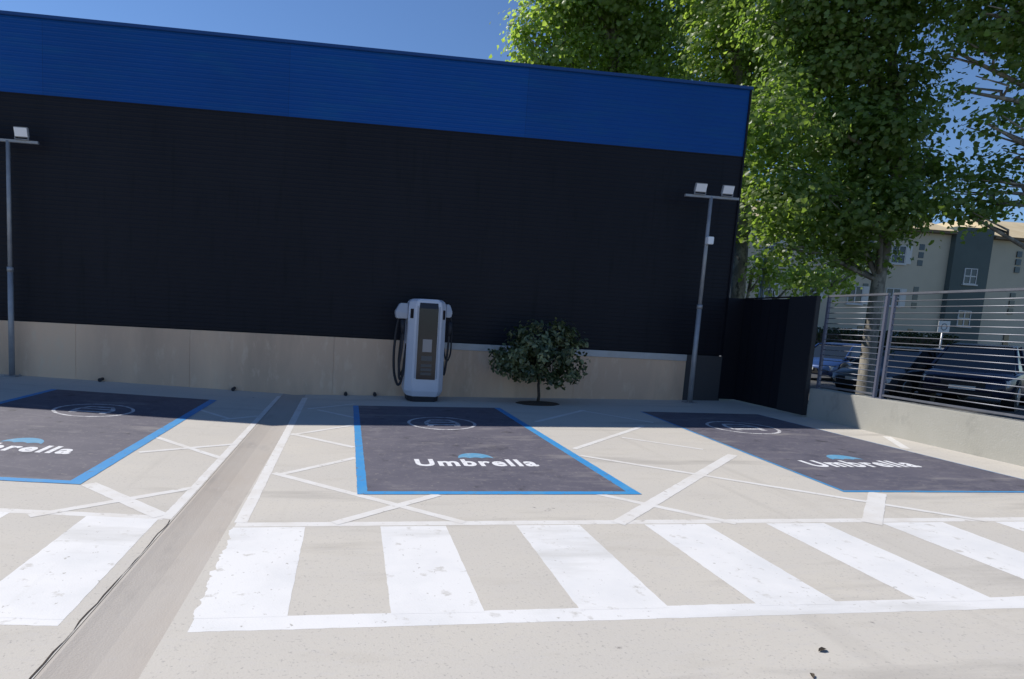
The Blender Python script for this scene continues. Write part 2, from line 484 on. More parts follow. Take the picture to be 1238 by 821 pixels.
# ------------------------------------------------------------------ parking bays
BAY_GRP = 'painted parking bays'
def bay(label, NL, NR, RR, RL, text_c, ring_c, thick, border_m='bay_blue'):
    t = thing('parking_bay', label, 'parking bay', (0, 0, 0), 0, BAY_GRP)
    NL, NR, RR, RL = [Vector(p[:2]) for p in (NL, NR, RR, RL)]
    paint('painted_surface', [NL, NR, RR, RL], 'bay', .0029, .0015, .06, t)
    bl, bf, br = thick
    def strip(a, b, inner, w):
        d = (b - a).normalized()
        n = Vector((-d.y, d.x))
        if (inner - a).dot(n) < 0:
            n = -n
        return [a, b, b + n * w, a + n * w]
    c = (NL + RR) / 2
    paint('border', strip(NL, RL, c, bl), 'bay_blue', .0033, .0015, .06, t)
    paint('border', strip(NR, RR, c, br), 'bay_blue', .0033, .0015, .06, t)
    paint('border', strip(NL, NR, c, bf), 'bay_blue', .0037, .0015, .06, t)
    # lettering
    cu = bpy.data.curves.new('lettering', 'FONT')
    cu.body = 'Umbrella'
    cu.offset = .036
    cu.space_character = 1.16
    cu.resolution_u = 4
    tmp = bpy.data.objects.new('tmp', cu)
    COL.objects.link(tmp)
    bpy.context.view_layer.update()
    me = bpy.data.meshes.new_from_object(tmp.evaluated_get(bpy.context.evaluated_depsgraph_get()))
    bpy.data.objects.remove(tmp)
    xs = [v.co.x for v in me.vertices]
    ys = [v.co.y for v in me.vertices]
    sx, sy = 1.33 / (max(xs) - min(xs)), .30 / (max(ys) - min(ys))
    for v in me.vertices:
        x = text_c[0] - .665 + (v.co.x - min(xs)) * sx
        v.co = lift((x, text_c[1] + (v.co.y - min(ys)) * sy), .0042)
    me.materials.clear()
    me.materials.append(M['logo_white'])
    lo = bpy.data.objects.new('lettering', me)
    COL.objects.link(lo)
    lo.parent = t
    # little blue umbrella dome above the letters
    cx, cy = text_c[0] + .04, text_c[1] + .30
    pts = [(cx + .20 * math.cos(a), cy + .05 + .24 * math.sin(a)) for a in [math.pi * i / 14 for i in range(15)]]
    low = []
    for s in range(3):
        x0 = cx - .20 + s * .4 / 3
        for k in range(1, 6):
            low.append((x0 + .4 / 3 * k / 6, cy + .05 + .035 * math.sin(math.pi * k / 6)))
        if s < 2:
            low.append((x0 + .4 / 3, cy + .05))
    MB().poly([lift(p, .0042) for p in pts + low]).build('emblem_dome', 'logo_blue', t)
    # ring with a car front inside
    rx, ry = ring_c
    r = MB()
    n = 48
    for i in range(n):
        a0, a1 = 2 * math.pi * i / n, 2 * math.pi * (i + 1) / n
        r.poly([lift((rx + R * math.cos(a), ry + R * math.sin(a)), .0042) for R, a in ((.465, a0), (.51, a0), (.51, a1), (.465, a1))])
    r.build('emblem_ring', 'ring_white', t)
    ic = MB()
    def P2(pp):
        ic.poly([lift((rx + u, ry + v), .0042) for u, v in pp])
    P2([(-.26, -.16), (.26, -.16), (.26, -.09), (-.26, -.09)])
    P2([(-.26, -.09), (-.20, -.09), (-.20, .05), (-.26, .03)])
    P2([(.20, -.09), (.26, -.09), (.26, .03), (.20, .05)])
    P2([(-.26, .03), (-.20, .05), (.20, .05), (.26, .03), (.24, .10), (-.24, .10)])
    P2([(-.24, .10), (-.18, .10), (-.13, .22), (-.18, .24)])
    P2([(.18, .10), (.24, .10), (.18, .24), (.13, .22)])
    P2([(-.18, .24), (-.13, .22), (.13, .22), (.18, .24), (.15, .28), (-.15, .28)])
    P2([(-.24, -.24), (-.15, -.24), (-.15, -.16), (-.24, -.16)])
    P2([(.15, -.24), (.24, -.24), (.24, -.16), (.15, -.16)])
    ic.build('emblem_car', 'ring_white', t)
    return t
def ext(a, b, Y):
    k = (Y - a[1]) / (b[1] - a[1])
    return (a[0] + (b[0] - a[0]) * k, Y)
nl, nr = G(432, 598), G(776, 598)
bay('dark bay with bright blue border directly in front of the charger', nl, nr, ext(nr, G(640, 515), 9.95), ext(nl, G(427, 490), 10.0), (1.39, 5.96), (1.36, 8.43), (.09, .085, .105))
nr1 = G(97, 586)
nl1 = (nr1.x - 2.62, nr1.y)
rr1 = ext(nr1, G(222, 509), 9.98)
bay('dark bay on the far side of the drainage channel from the charger', nl1, nr1, rr1, (rr1[0] - 2.62, 9.98), (-3.44, 6.02), (-3.52, 8.42), (.09, .09, .12))
nl3 = G(1020, 595)
rl3 = ext(nl3, G(833, 521), 9.75)
r3a, r3b = G(1238, 580), G(1034, 530)
nr3 = ext(r3b, r3a, 5.0)
bay('dark bay beside the low concrete wall with the railing', nl3, nr3, ext(r3a, r3b, 9.6), rl3, (5.93, 5.97), (6.02, 8.33), (.032, .04, .01))

# dead leaves on the foreground concrete
for i, (px, py, a, s) in enumerate(((994, 787, .3, .06), (982, 818, 1.1, .045))):
    p = G(px, py)
    lf = MB()
    pr = [(-.5, 0, .0), (-.2, .17, .12), (.2, .2, .16), (.5, .02, .05), (.2, -.2, .2), (-.2, -.16, .14)]
    cc, ss = math.cos(a), math.sin(a)
    vs = [((x * cc - y * ss) * s, (x * ss + y * cc) * s, .003 + z * s) for x, y, z in pr] + [(0, 0, .005)]
    lf.add(vs, [(k, (k + 1) % 6, 6) for k in range(6)])
    o = lf.build('dead_leaf', 'dead_leaf')
    o.location = p
    tag(o, ('small curled dark leaf on bare concrete, closer to the crossing', 'small curled dark leaf on bare concrete, farther from the crossing')[i], 'leaf', 'dead leaves on the concrete')

# ================================================================== building
BL = -26.0
bld = thing('warehouse_building', 'long metal-clad shed, anthracite below a blue band on concrete plinth', 'building', (0, D, 0))
def ribs(z0, z1, pitch, depth, yoff, name, m):
    pr = []
    z = z0
    while z < z1 - 1e-6:
        zz = [(0, 0), (.55, 0), (.68, depth), (.87, depth), (1.0, 0)]
        for k, dd in zz[:-1]:
            zq = z + k * pitch
            if zq < z1:
                pr.append((zq, -dd))
        z += pitch
    pr.append((z1, 0))
    xs = [BL, -20.3, -15.1, -9.9, -5.6, -1.35, 3.1, BX]
    for k, (xa, xb) in enumerate(zip(xs[:-1], xs[1:])):
        b = MB()
        for (za, ya), (zb, yb) in zip(pr[:-1], pr[1:]):
            b.poly([(xa + .0015, ya + yoff, za), (xb - .0015, ya + yoff, za), (xb - .0015, yb + yoff, zb), (xa + .0015, yb + yoff, zb)])
        b.build(name, m, bld)
ribs(PLINTH + .02, BLUE, .078, .0032, 0, 'dark_sheet', 'clad_dark')
ribs(BLUE + .015, ROOF - .05,   .078, .0042, -.004, 'blue_sheet', 'clad_blue')
MB().span((BL, -.014, BLUE - .006), (BX + .005, .02, BLUE + .012)).build('trim', 'clad_dark', bld)
MB().span((BL, -.045, ROOF - .06), (BX + .03, .25, ROOF)).build('parapet_cap', 'cap', bld, bevel=.006)
MB().span((BX - .02, -.03, PLINTH + .02), (BX + .012, .06, ROOF - .07)).build('corner_trim', 'clad_dark', bld)
MB().span((BL, .03, -.1), (BX - .03, 28, ROOF - .35)).build('main_body', 'clad_dark', bld)
MB().span((BL, .008, ROOF - .36), (BX - .03, .2, ROOF - .07)).build('parapet_wall', 'clad_dark', bld)
# concrete plinth, cast in lengths
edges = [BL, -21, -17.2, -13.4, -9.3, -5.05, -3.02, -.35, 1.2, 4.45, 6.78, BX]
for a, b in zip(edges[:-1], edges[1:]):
    MB().span((a + .001, -.075, -.1), (b - .001, .02, PLINTH - (0 if b < 1.3 or a > 6.5 else .13))).build('plinth_panel', 'plinth_end_shaded' if a > 6.5 else 'plinth', bld, bevel=.003)
MB().span((1.2, -.09, PLINTH - .128), (6.779, .02, PLINTH)).build('plinth_flashing', 'plinth_cap', bld, bevel=.006)
for i, (px, py) in enumerate(((123, 458.5), (283, 468), (418, 474), (453, 475))):
    p = AY(px, py, D - .12)
    z = ground_z(p.x)
    u = MB()
    u.tube([(p.x, D - .20, z + .035), (p.x, D - .077, z + .045)], .028, 12)
    u.tube([(p.x, D - .21, z + .0345), (p.x, D - .198, z + .035)], .036, 12)
    o = u.build('drain_outlet', 'rubber')
    tag(o, ('small black drain spout in the plinth behind the bay across the channel', 'small black drain spout in the plinth just before the drainage channel',
            'small black drain spout between the drainage channel and the charger', 'small black drain spout closest beside the charger')[i], 'drain spout', 'drain spouts along the plinth')

# ================================================================== floodlight masts
def mast(label, x, y, htop, bar, heads, box_z):
    z0 = ground_z(x)
    t = thing('floodlight_mast', label, 'light pole', (x, y, z0), 0, 'floodlight masts against the building')
    h = htop - z0
    MB().tube([(0, 0, .012), (0, 0, 1.9)], [.048, .045], 16).build('pole', 'pole', t, True)
    MB().tube([(0, 0, 1.9), (0, 0, h)], [.036, .033], 16).build('pole_upper', 'pole', t, True)
    MB().span((-.11, -.11, 0), (.11, .11, .014)).build('base_plate', 'pole', t, bevel=.003)
    for sx in (-1, 1):
        for sy in (-1, 1):
            MB().tube([(sx * .085, sy * .085, .010), (sx * .085, sy * .085, .035)], .011, 6).build('bolt', 'galv', t)
    MB().span((bar[0], -.025, h - .02), (bar[1], .025, h + .025)).build('crossbar', 'pole', t, bevel=.004)
    if box_z:
      MB().span((-.06, -.05, box_z - z0 - .07), (.06, -.15, box_z - z0 + .07)).build('junction_box', 'lamp_glass', t, bevel=.01)
    MB().tube([(0, 0, 1.86), (0, 0, 1.94)], .052, 16).build('collar', 'pole', t, True)
    for hx in heads:
        rot = Matrix.Rotation(math.radians(14), 3, 'X')
        c = Vector((hx, -.05, h + .15))
        f = MB().box(c, (.23, .05, .165), rot).build('floodlight', 'lamp_body', t, bevel=.008)
        MB().box(c + rot @ Vector((0, -.028, 0)), (.205, .008, .14), rot).build('glass', 'lamp_glass', f)
        fins = MB()
        for k in range(5):
            fins.box(c + rot @ Vector((-.07 + .035 * k, .035, 0)), (.008, .03, .12), rot)
        fins.build('cooling_fins', 'lamp_body', f)
        br = MB()
        for s in (-1, 1):
            br.span((hx + s * .108 - .004, -.06, h + .02), (hx + s * .108 + .004, -.03, h + .16))
        br.span((hx - .11, -.06, h + .026), (hx + .11, -.03, h + .034))
        br.build('bracket', 'pole', f)
mast('grey floodlight mast standing by the building corner and dark screen', 6.72, 10.93, 4.19, (-.53, .56), (-.26, .29), 3.36)
mast('grey floodlight mast at the greyer end of the plinth beyond the channel', -6.06, 11.12, 4.24, (-.55, .50), (-.28, .25), None)

# ================================================================== charger
cp = G(510, 483)
CH = thing('charging_station', 'white rapid charger with black front panel and cables on both sides', 'charger', (1.33, 10.80, ground_z(1.33)), math.radians(2))
def plan(w, fw, d, z):
    return [(-fw, -d / 2, z), (fw, -d / 2, z), (w, -d / 2 + .17, z), (w, d / 2 - .06, z), (w - .06, d / 2, z), (-w + .06, d / 2, z), (-w, d / 2 - .06, z), (-w, -d / 2 + .17, z)]
b = MB().loft([plan(.315, .22, .56, .10), plan(.36, .245, .62, .20), plan(.355, .24, .61, .95), plan(.345, .235, .60, 1.72), plan(.33, .22, .58, 1.82), plan(.27, .17, .50, 1.87)])
b.build('body', 'ch_white', CH, bevel=.012)
MB().loft([plan(.29, .20, .50, 0), plan(.30, .21, .52, .11)]).build('base', 'rubber', CH)
fy = -.31
pan = MB().loft([[(-.175, fy - .008, .42), (.175, fy - .008, .42), (.175, fy + .04, .42), (-.175, fy + .04, .42)],
           [(-.175, fy - .004, 1.70), (.175, fy - .004, 1.70), (.175, fy + .05, 1.70), (-.175, fy + .05, 1.70)],
           [(-.165, fy + .012, 1.80), (.165, fy + .012, 1.80), (.165, fy + .06, 1.80), (-.165, fy + .06, 1.80)]]).build('front_panel', 'ch_black', CH, bevel=.004)
MB().span((-.085, fy - .0145, .92), (.085, fy - .002, 1.15)).build('screen', 'ch_screen', pan, bevel=.003)
MB().span((-.10, fy - .014, .76), (.10, fy - .002, .85)).build('card_reader', 'ch_keys', pan, bevel=.003)
for k in range(3):
    MB().span((-.10, fy - .0145, .50 + .075 * k), (.10, fy - .002, .55 + .075 * k)).build('label_strip', 'ch_keys', pan, bevel=.002)
for s in (-1, 1):
    rot = Matrix.Rotation(s * math.atan2(.17, .115), 3, 'Z')
    c = Vector((s * .293, -.225, 1.60))
    MB().box(c, (.075, .025, .17), rot).build('holster_slot', 'ch_black', CH, bevel=.006)
    MB().tube([(s * .20, fy - .004, .44), (s * .20, fy + .003, 1.74)], .010, 6).build('edge_light', 'ch_grey', CH)
# cables with their plugs and holders
def cable(pts, name='cable', r=.019):
    P = [Vector(p) for p in pts]
    out = []
    for i in range(len(P) - 1):
        p0, p1, p2, p3 = P[max(i - 1, 0)], P[i], P[i + 1], P[min(i + 2, len(P) - 1)]
        for k in range(8):
            u = k / 8
            out.append(.5 * ((2 * p1) + (p2 - p0) * u + (2 * p0 - 5 * p1 + 4 * p2 - p3) * u * u + (3 * p1 - p0 - 3 * p2 + p3) * u ** 3))
    out.append(P[-1])
    return MB().tube(out, r, 8).build(name, 'rubber', CH, True)
for s, lo in ((-1, .30), (1, .72)):
    MB().loft([[(s * .35, -.10, 1.50), (s * .56, -.09, 1.50), (s * .56, .09, 1.50), (s * .35, .10, 1.50)],
               [(s * .35, -.11, 1.60), (s * .585, -.10, 1.62), (s * .585, .10, 1.62), (s * .35, .11, 1.60)],
               [(s * .35, -.09, 1.78), (s * .50, -.07, 1.78), (s * .50, .07, 1.78), (s * .35, .09, 1.78)]] if s < 0 else
              [[(.35, -.09, 1.56), (.46, -.08, 1.56), (.46, .08, 1.56), (.35, .09, 1.56)],
               [(.35, -.09, 1.66), (.48, -.08, 1.66), (.48, .08, 1.66), (.35, .09, 1.66)],
               [(.35, -.07, 1.80), (.43, -.05, 1.80), (.43, .05, 1.80), (.35, .07, 1.80)]]).build('cable_holder', 'ch_grey', CH, bevel=.015)
    MB().tube([(s * .44, -.10, 1.47), (s * .44, -.13, 1.36), (s * .43, -.12, 1.22)], [.045, .04, .028], 10).build('plug', 'rubber', CH, True)
cable([(-.50, 0, 1.52), (-.54, .02, 1.25), (-.56, .03, .85), (-.54, .02, .50), (-.47, .0, .28), (-.41, -.02, .34), (-.375, -.03, .60)], r=.024)
cable([(-.43, -.12, 1.24), (-.44, -.13, .95), (-.47, -.12, .62), (-.45, -.11, .40), (-.40, -.1, .45), (-.37, -.09, .80), (-.35, -.08, 1.05)], r=.022)
cable([(-.40, 0.05, 1.50), (-.43, .1, 1.1), (-.45, .12, .7), (-.42, .1, .46), (-.37, .06, .55)], r=.024)
cable([(.46, 0, 1.58), (.50, .02, 1.40), (.51, .03, 1.10), (.50, .02, .88), (.45, 0, .76), (.40, -.02, .82), (.36, -.03, 1.0)], r=.016)
cable([(.43, -.12, 1.24), (.42, -.13, 1.0), (.41, -.12, .78), (.39, -.11, .55), (.37, -.1, .52), (.355, -.09, .75)], r=.020)

# ================================================================== foliage helper
LEAF_PLANE = [(0, .05), (.42, .04), (.52, .48), (.28, .68), (0, 1.0)]
LEAF_OVAL = [(0, 0), (.20, .22), (.25, .50), (.17, .78), (0, 1.0)]
def leaves(name, m, centres, normals, sizes, shape, parent, fold=.25, tint=None):
    n = len(centres)
    half = np.array(shape)
    k = len(half)
    loc = [(x, y, -abs(x) * fold) for x, y in half] + [(-x, y, -abs(x) * fold) for x, y in half[1:-1]]
    loc = np.array(loc) - np.array([0, .5, 0])
    nv = len(loc)
    fa = list(range(k))
    fb = [0] + list(range(k, nv)) + [k - 1]
    fb = fb[::-1]
    N = normals / np.linalg.norm(normals, axis=1, keepdims=True)
    rnd = rng.normal(size=(n, 3))
    T = rnd - (rnd * N).sum(1, keepdims=True) * N
    T /= np.linalg.norm(T, axis=1, keepdims=True)
    B = np.cross(T, N)
    V = centres[:, None, :] + sizes[:, None, None] * (loc[None, :, 0:1] * B[:, None, :] + loc[None, :, 1:2] * T[:, None, :] + loc[None, :, 2:3] * N[:, None, :])
    V = V.reshape(-1, 3)
    lp = np.concatenate([np.array(fa), np.array(fb)])
    loops = (np.arange(n)[:, None] * nv + lp[None, :]).reshape(-1)
    tot = np.tile([len(fa), len(fb)], n)
    start = np.concatenate([[0], np.cumsum(tot)[:-1]])
    me = bpy.data.meshes.new(name)
    me.vertices.add(len(V))
    me.vertices.foreach_set('co', V.astype(np.float32).ravel())
    me.loops.add(len(loops))
    me.loops.foreach_set('vertex_index', loops.astype(np.int32))
    me.polygons.add(len(tot))
    me.polygons.foreach_set('loop_start', start.astype(np.int32))
    me.polygons.foreach_set('loop_total', tot.astype(np.int32))
    me.update(calc_edges=True)
    at = me.attributes.new('tint', 'FLOAT', 'POINT')
    tv = np.repeat(rng.random(n) if tint is None else tint, nv)
    at.data.foreach_set('value', tv.astype(np.float32))
    me.materials.append(M[m])
    o = bpy.data.objects.new(name, me)
    COL.objects.link(o)
    o.parent = parent
    return o

def crown_points(lobes, per_m3, clump_r, leaves_per):
    """lobes: (centre, (rx, ry, rz), density); returns leaf centres, outward directions and the clump centres"""
    C, O, K, T = [], [], [], []
    for c, r, dens in lobes:
        c, r = np.array(c), np.array(r)
        vol = 4.19 * r.prod()
        nc = max(3, int(vol * per_m3 * dens))
        u = rng.normal(size=(nc, 3))
        u /= np.linalg.norm(u, axis=1, keepdims=True)
        rad = rng.random(nc) ** .42
        cc = c + u * rad[:, None] * r * (1 + .12 * rng.normal(size=(nc, 1)))
        for q, uu in zip(cc, u):
            m = max(4, int(leaves_per * rng.uniform(.5, 1.5)))
            off = rng.normal(size=(m, 3)) * clump_r * np.array([1, 1, .7])
            C.append(q + off)
            O.append(np.repeat(uu[None], m, 0) + off / clump_r * .5)
            T.append(np.clip(rng.random() * .6 + rng.random(m) * .4, 0, 1))
            K.append(q)
    return np.concatenate(C), np.concatenate(O), np.array(K), np.concatenate(T)

def tree(name, label, base, trunk_pts, trunk_r, lobes, m, leaf=.2, per_m3=1.3, clump=.34, lper=22, bark='bark', group=None, branches=True, twigs=60):
    t = thing(name, label, 'tree', base, 0, group)
    b0 = Vector(base)
    tp = [Vector(p) - b0 for p in trunk_pts]
    tr = MB()
    n = len(tp)
    tr.tube([tp[0] - Vector((0, 0, .1))] + tp, [trunk_r * 1.35] + [trunk_r * (1.12 - .62 * i / (n - 1)) for i in range(n)], 12)
    lo = [((Vector(c) - b0), r, d) for c, r, d in lobes]
    if branches:
        for c, r, d in lo:
            cand = [q for q in tp if q.z < c.z - .3] or [tp[n // 2]]
            s = min(cand, key=lambda q: (q - c).length + .25 * abs(q.z - c.z))
            mid = (s + c) / 2 + Vector((random.uniform(-.25, .25), random.uniform(-.25, .25), .25))
            tr.tube([s, mid, c], [trunk_r * .42, trunk_r * .28, trunk_r * .12], 7)
            for k in range(3):
                e = c + Vector((random.uniform(-1, 1) * r[0], random.uniform(-1, 1) * r[1], random.uniform(-.3, 1) * r[2])) * .8
                tr.tube([mid.lerp(c, .5), (mid + e) / 2 + Vector((0, 0, .1)), e], [trunk_r * .16, trunk_r * .11, trunk_r * .05], 5)
    tro = tr.build('trunk', bark, t, True)
    C, O, K, T = crown_points([(c, r, d) for c, r, d in lo], per_m3, clump, lper)
    nrm = O * .75 + rng.normal(size=O.shape) * .5 + np.array([-.1, -.1, .55])
    leaves('crown', m, C, nrm, leaf * rng.uniform(.4, 1.3, len(C)), LEAF_PLANE, t, tint=T)
    return t

# ------------------------------------------------------------------ small round tree by the plinth
tb = G(651, 488.5)
tb = Vector((tb.x, tb.y + .05, ground_z(tb.x)))
pit = MB()
n = 22
ring0 = [(tb.x + .40 * math.cos(2 * math.pi * k / n) * random.uniform(.92, 1.05), tb.y + .30 * math.sin(2 * math.pi * k / n) * random.uniform(.92, 1.05)) for k in range(n)]
pv = [lift(p, .010) for p in ring0] + [lift((tb.x + (p[0] - tb.x) * .5, tb.y + (p[1] - tb.y) * .5), .03) for p in ring0] + [lift(tb, .04)]
pit.add(pv, [(k, (k + 1) % n, n + (k + 1) % n, n + k) for k in range(n)] + [(n + k, n + (k + 1) % n, 2 * n) for k in range(n)])
pit.add([lift(p, .010) for p in ring0] + [lift(p, -.02) for p in ring0], [(k, n + k, n + (k + 1) % n, (k + 1) % n) for k in range(n)])
so = pit.build('soil_bed', 'soil', LOT, True)
ct = thing('ornamental_tree', 'small round-headed tree with thin stem and dark glossy leaves by the plinth', 'tree', tb)
st = MB()
st.tube([(0, 0, 0), (.012, 0, .15), (-.01, .01, .35), (.02, 0, .55), (.0, 0, .85)], [.034, .028, .026, .027, .02], 10)
brs = []
for k in range(15):
    a = 2 * math.pi * k / 15 + random.uniform(-.3, .3)
    e = Vector((math.cos(a) * random.uniform(.35, .7), math.sin(a) * random.uniform(.3, .55), random.uniform(.6, 1.35)))
    s = Vector((.01, 0, random.uniform(.42, .7)))
    st.tube([s, (s + e) / 2 + Vector((0, 0, .06)), e], [.014, .009, .004], 6)
    brs.append(e)
st.build('trunk', 'bark_dark', ct, True)
lob = [((-.05, 0, .93), (.66, .55, .46), 1.0), ((-.55, -.02, .84), (.36, .36, .34), 1.2), ((-.68, 0, .72), (.24, .26, .22), 1.2), ((.50, 0, .92), (.38, .38, .42), 1.2), ((.15, 0, 1.25), (.42, .4, .26), .9),
       ((-.32, 0, 1.18), (.34, .34, .22), .8), ((.34, -.05, .50), (.30, .28, .17), 1.4), ((-.35, 0, .60), (.34, .3, .18), 1.3), ((.02, .1, .62), (.4, .3, .2), 1.2), ((.60, 0, .72), (.24, .26, .22), 1.2), ((-.12, -.1, .60), (.40, .34, .16), .8), ((.24, 0, 1.50), (.10, .1, .10), 1.2), ((-.08, 0, 1.44), (.12, .1, .09), 1.2), ((-.45, 0, 1.30), (.12, .1, .08), 1.2), ((.72, 0, 1.16), (.12, .12, .1), 1.2), ((-.86, 0, .92), (.1, .1, .08), 1.2), ((.62, 0, .56), (.14, .14, .1), 1.2)]
C, O, K, T = crown_points(lob, 95, .075, 20)
nrm = O * .8 + rng.normal(size=O.shape) * .45 + np.array([0, 0, .45])
leaves('crown', 'leaf_citrus', C, nrm, (.10 * rng.uniform(.6, 1.25, len(C))), LEAF_OVAL, ct, tint=T ** 2.2)

# ================================================================== boundary: low wall, railing, dark screen
LW_TOP = .745
YS = 9.40
lw = thing('low_wall', 'low bare concrete wall carrying the steel railing', 'wall', (XF, YS, 0))
cuts = [YS, 4.6, -.4, -5.4, -12]
for a, b_ in zip(cuts[:-1], cuts[1:]):
    MB().span((0, b_ - YS + .003, -.12), (.24, a - YS - .003, LW_TOP)).build('wall_length', 'lowwall', lw, bevel=.012)

def railing(label, ya, yb, group='steel railing panels on the low wall'):
    x = .10
    t = thing('railing_panel', label, 'railing', (XF + x, ya, LW_TOP), 0, group)
    L = ya - yb
    zb, zt = .055, 2.315 - LW_TOP
    for y in (-.02, -L + .02):
        MB().span((-.022, y - .022, 0), (.022, y + .022, zt - .001)).build('post', 'rail_post', t, bevel=.004)
        MB().span((-.05, y - .05, -.001), (.05, y + .05, .009)).build('foot_plate', 'rail_post', t)
    MB().span((-.024, -L, zt), (.024, 0, zt + .035)).build('top_rail', 'rail', t, bevel=.004)
    MB().span((-.018, -L + .042, zb - .015), (.018, -.042, zb + .015)).build('bottom_rail', 'rail', t, bevel=.004)
    n = 16
    rod = None
    for k in range(n):
        z = zb + (zt - zb) * (k + 1) / (n + 1)
        if rod is None:
            rod = MB().tube([(0, -.042, 0), (0, -L + .042, 0)], .0068, 8).build('rod', 'rail', t, True)
            rod.location = (0, 0, z)
        else:
            r2 = rod.copy()
            COL.objects.link(r2)
            r2.parent = t
            r2.location = (0, 0, z)
railing('short steel railing panel of horizontal rods next to the dark screen', YS - .05, 8.20)
railing('long steel railing panel of horizontal rods next to the short panel', 8.12, 5.45)
railing('steel railing panel of horizontal rods following the long panel', 5.37, 2.70)
railing('steel railing panel of horizontal rods at the end of the run', 2.62, -.05)

sc = thing('boundary_screen', 'tall solid dark metal screen closing the gap between building and railing', 'screen', (XF - .06, YS, 0))
n = 5
w = (D - .08 - (YS + .62)) / n
zb = ground_z(XF) + .03
for k in range(n):
    y0 = .62 + w * k
    MB().span((0, y0 + .002, zb), (.05, y0 + w - .002, 2.30 + .004 * k)).build('sheet', 'screen_dark', sc, bevel=.004)
MB().span((BX - XF + .03, D - YS - .079, zb), (.06, D - YS - .03, 2.335)).build('return_panel', 'screen_dark', sc, bevel=.004)
MB().span((-.035, -.02, zb), (.055, .615, 2.335)).build('end_pillar', 'screen_post', sc, bevel=.008)
MB().span((-.012, .62, 2.32), (.062, D - YS - .08, 2.345)).build('top_cap', 'screen_post', sc, bevel=.004)

# ================================================================== street beyond the railing
struct(MB().span((XF + .245, -60, -.15), (10.3, 90, .13)).build('pavement', 'paving'))
struct(MB().poly([(10.3, -60, .02), (34, -60, .02), (34, 33, .02), (10.3, 33, .02)]).build('road', 'asphalt'))
struct(MB().span((9.9, 33, -.15), (75, 37.4, .14)).build('far_pavement', 'paving'))

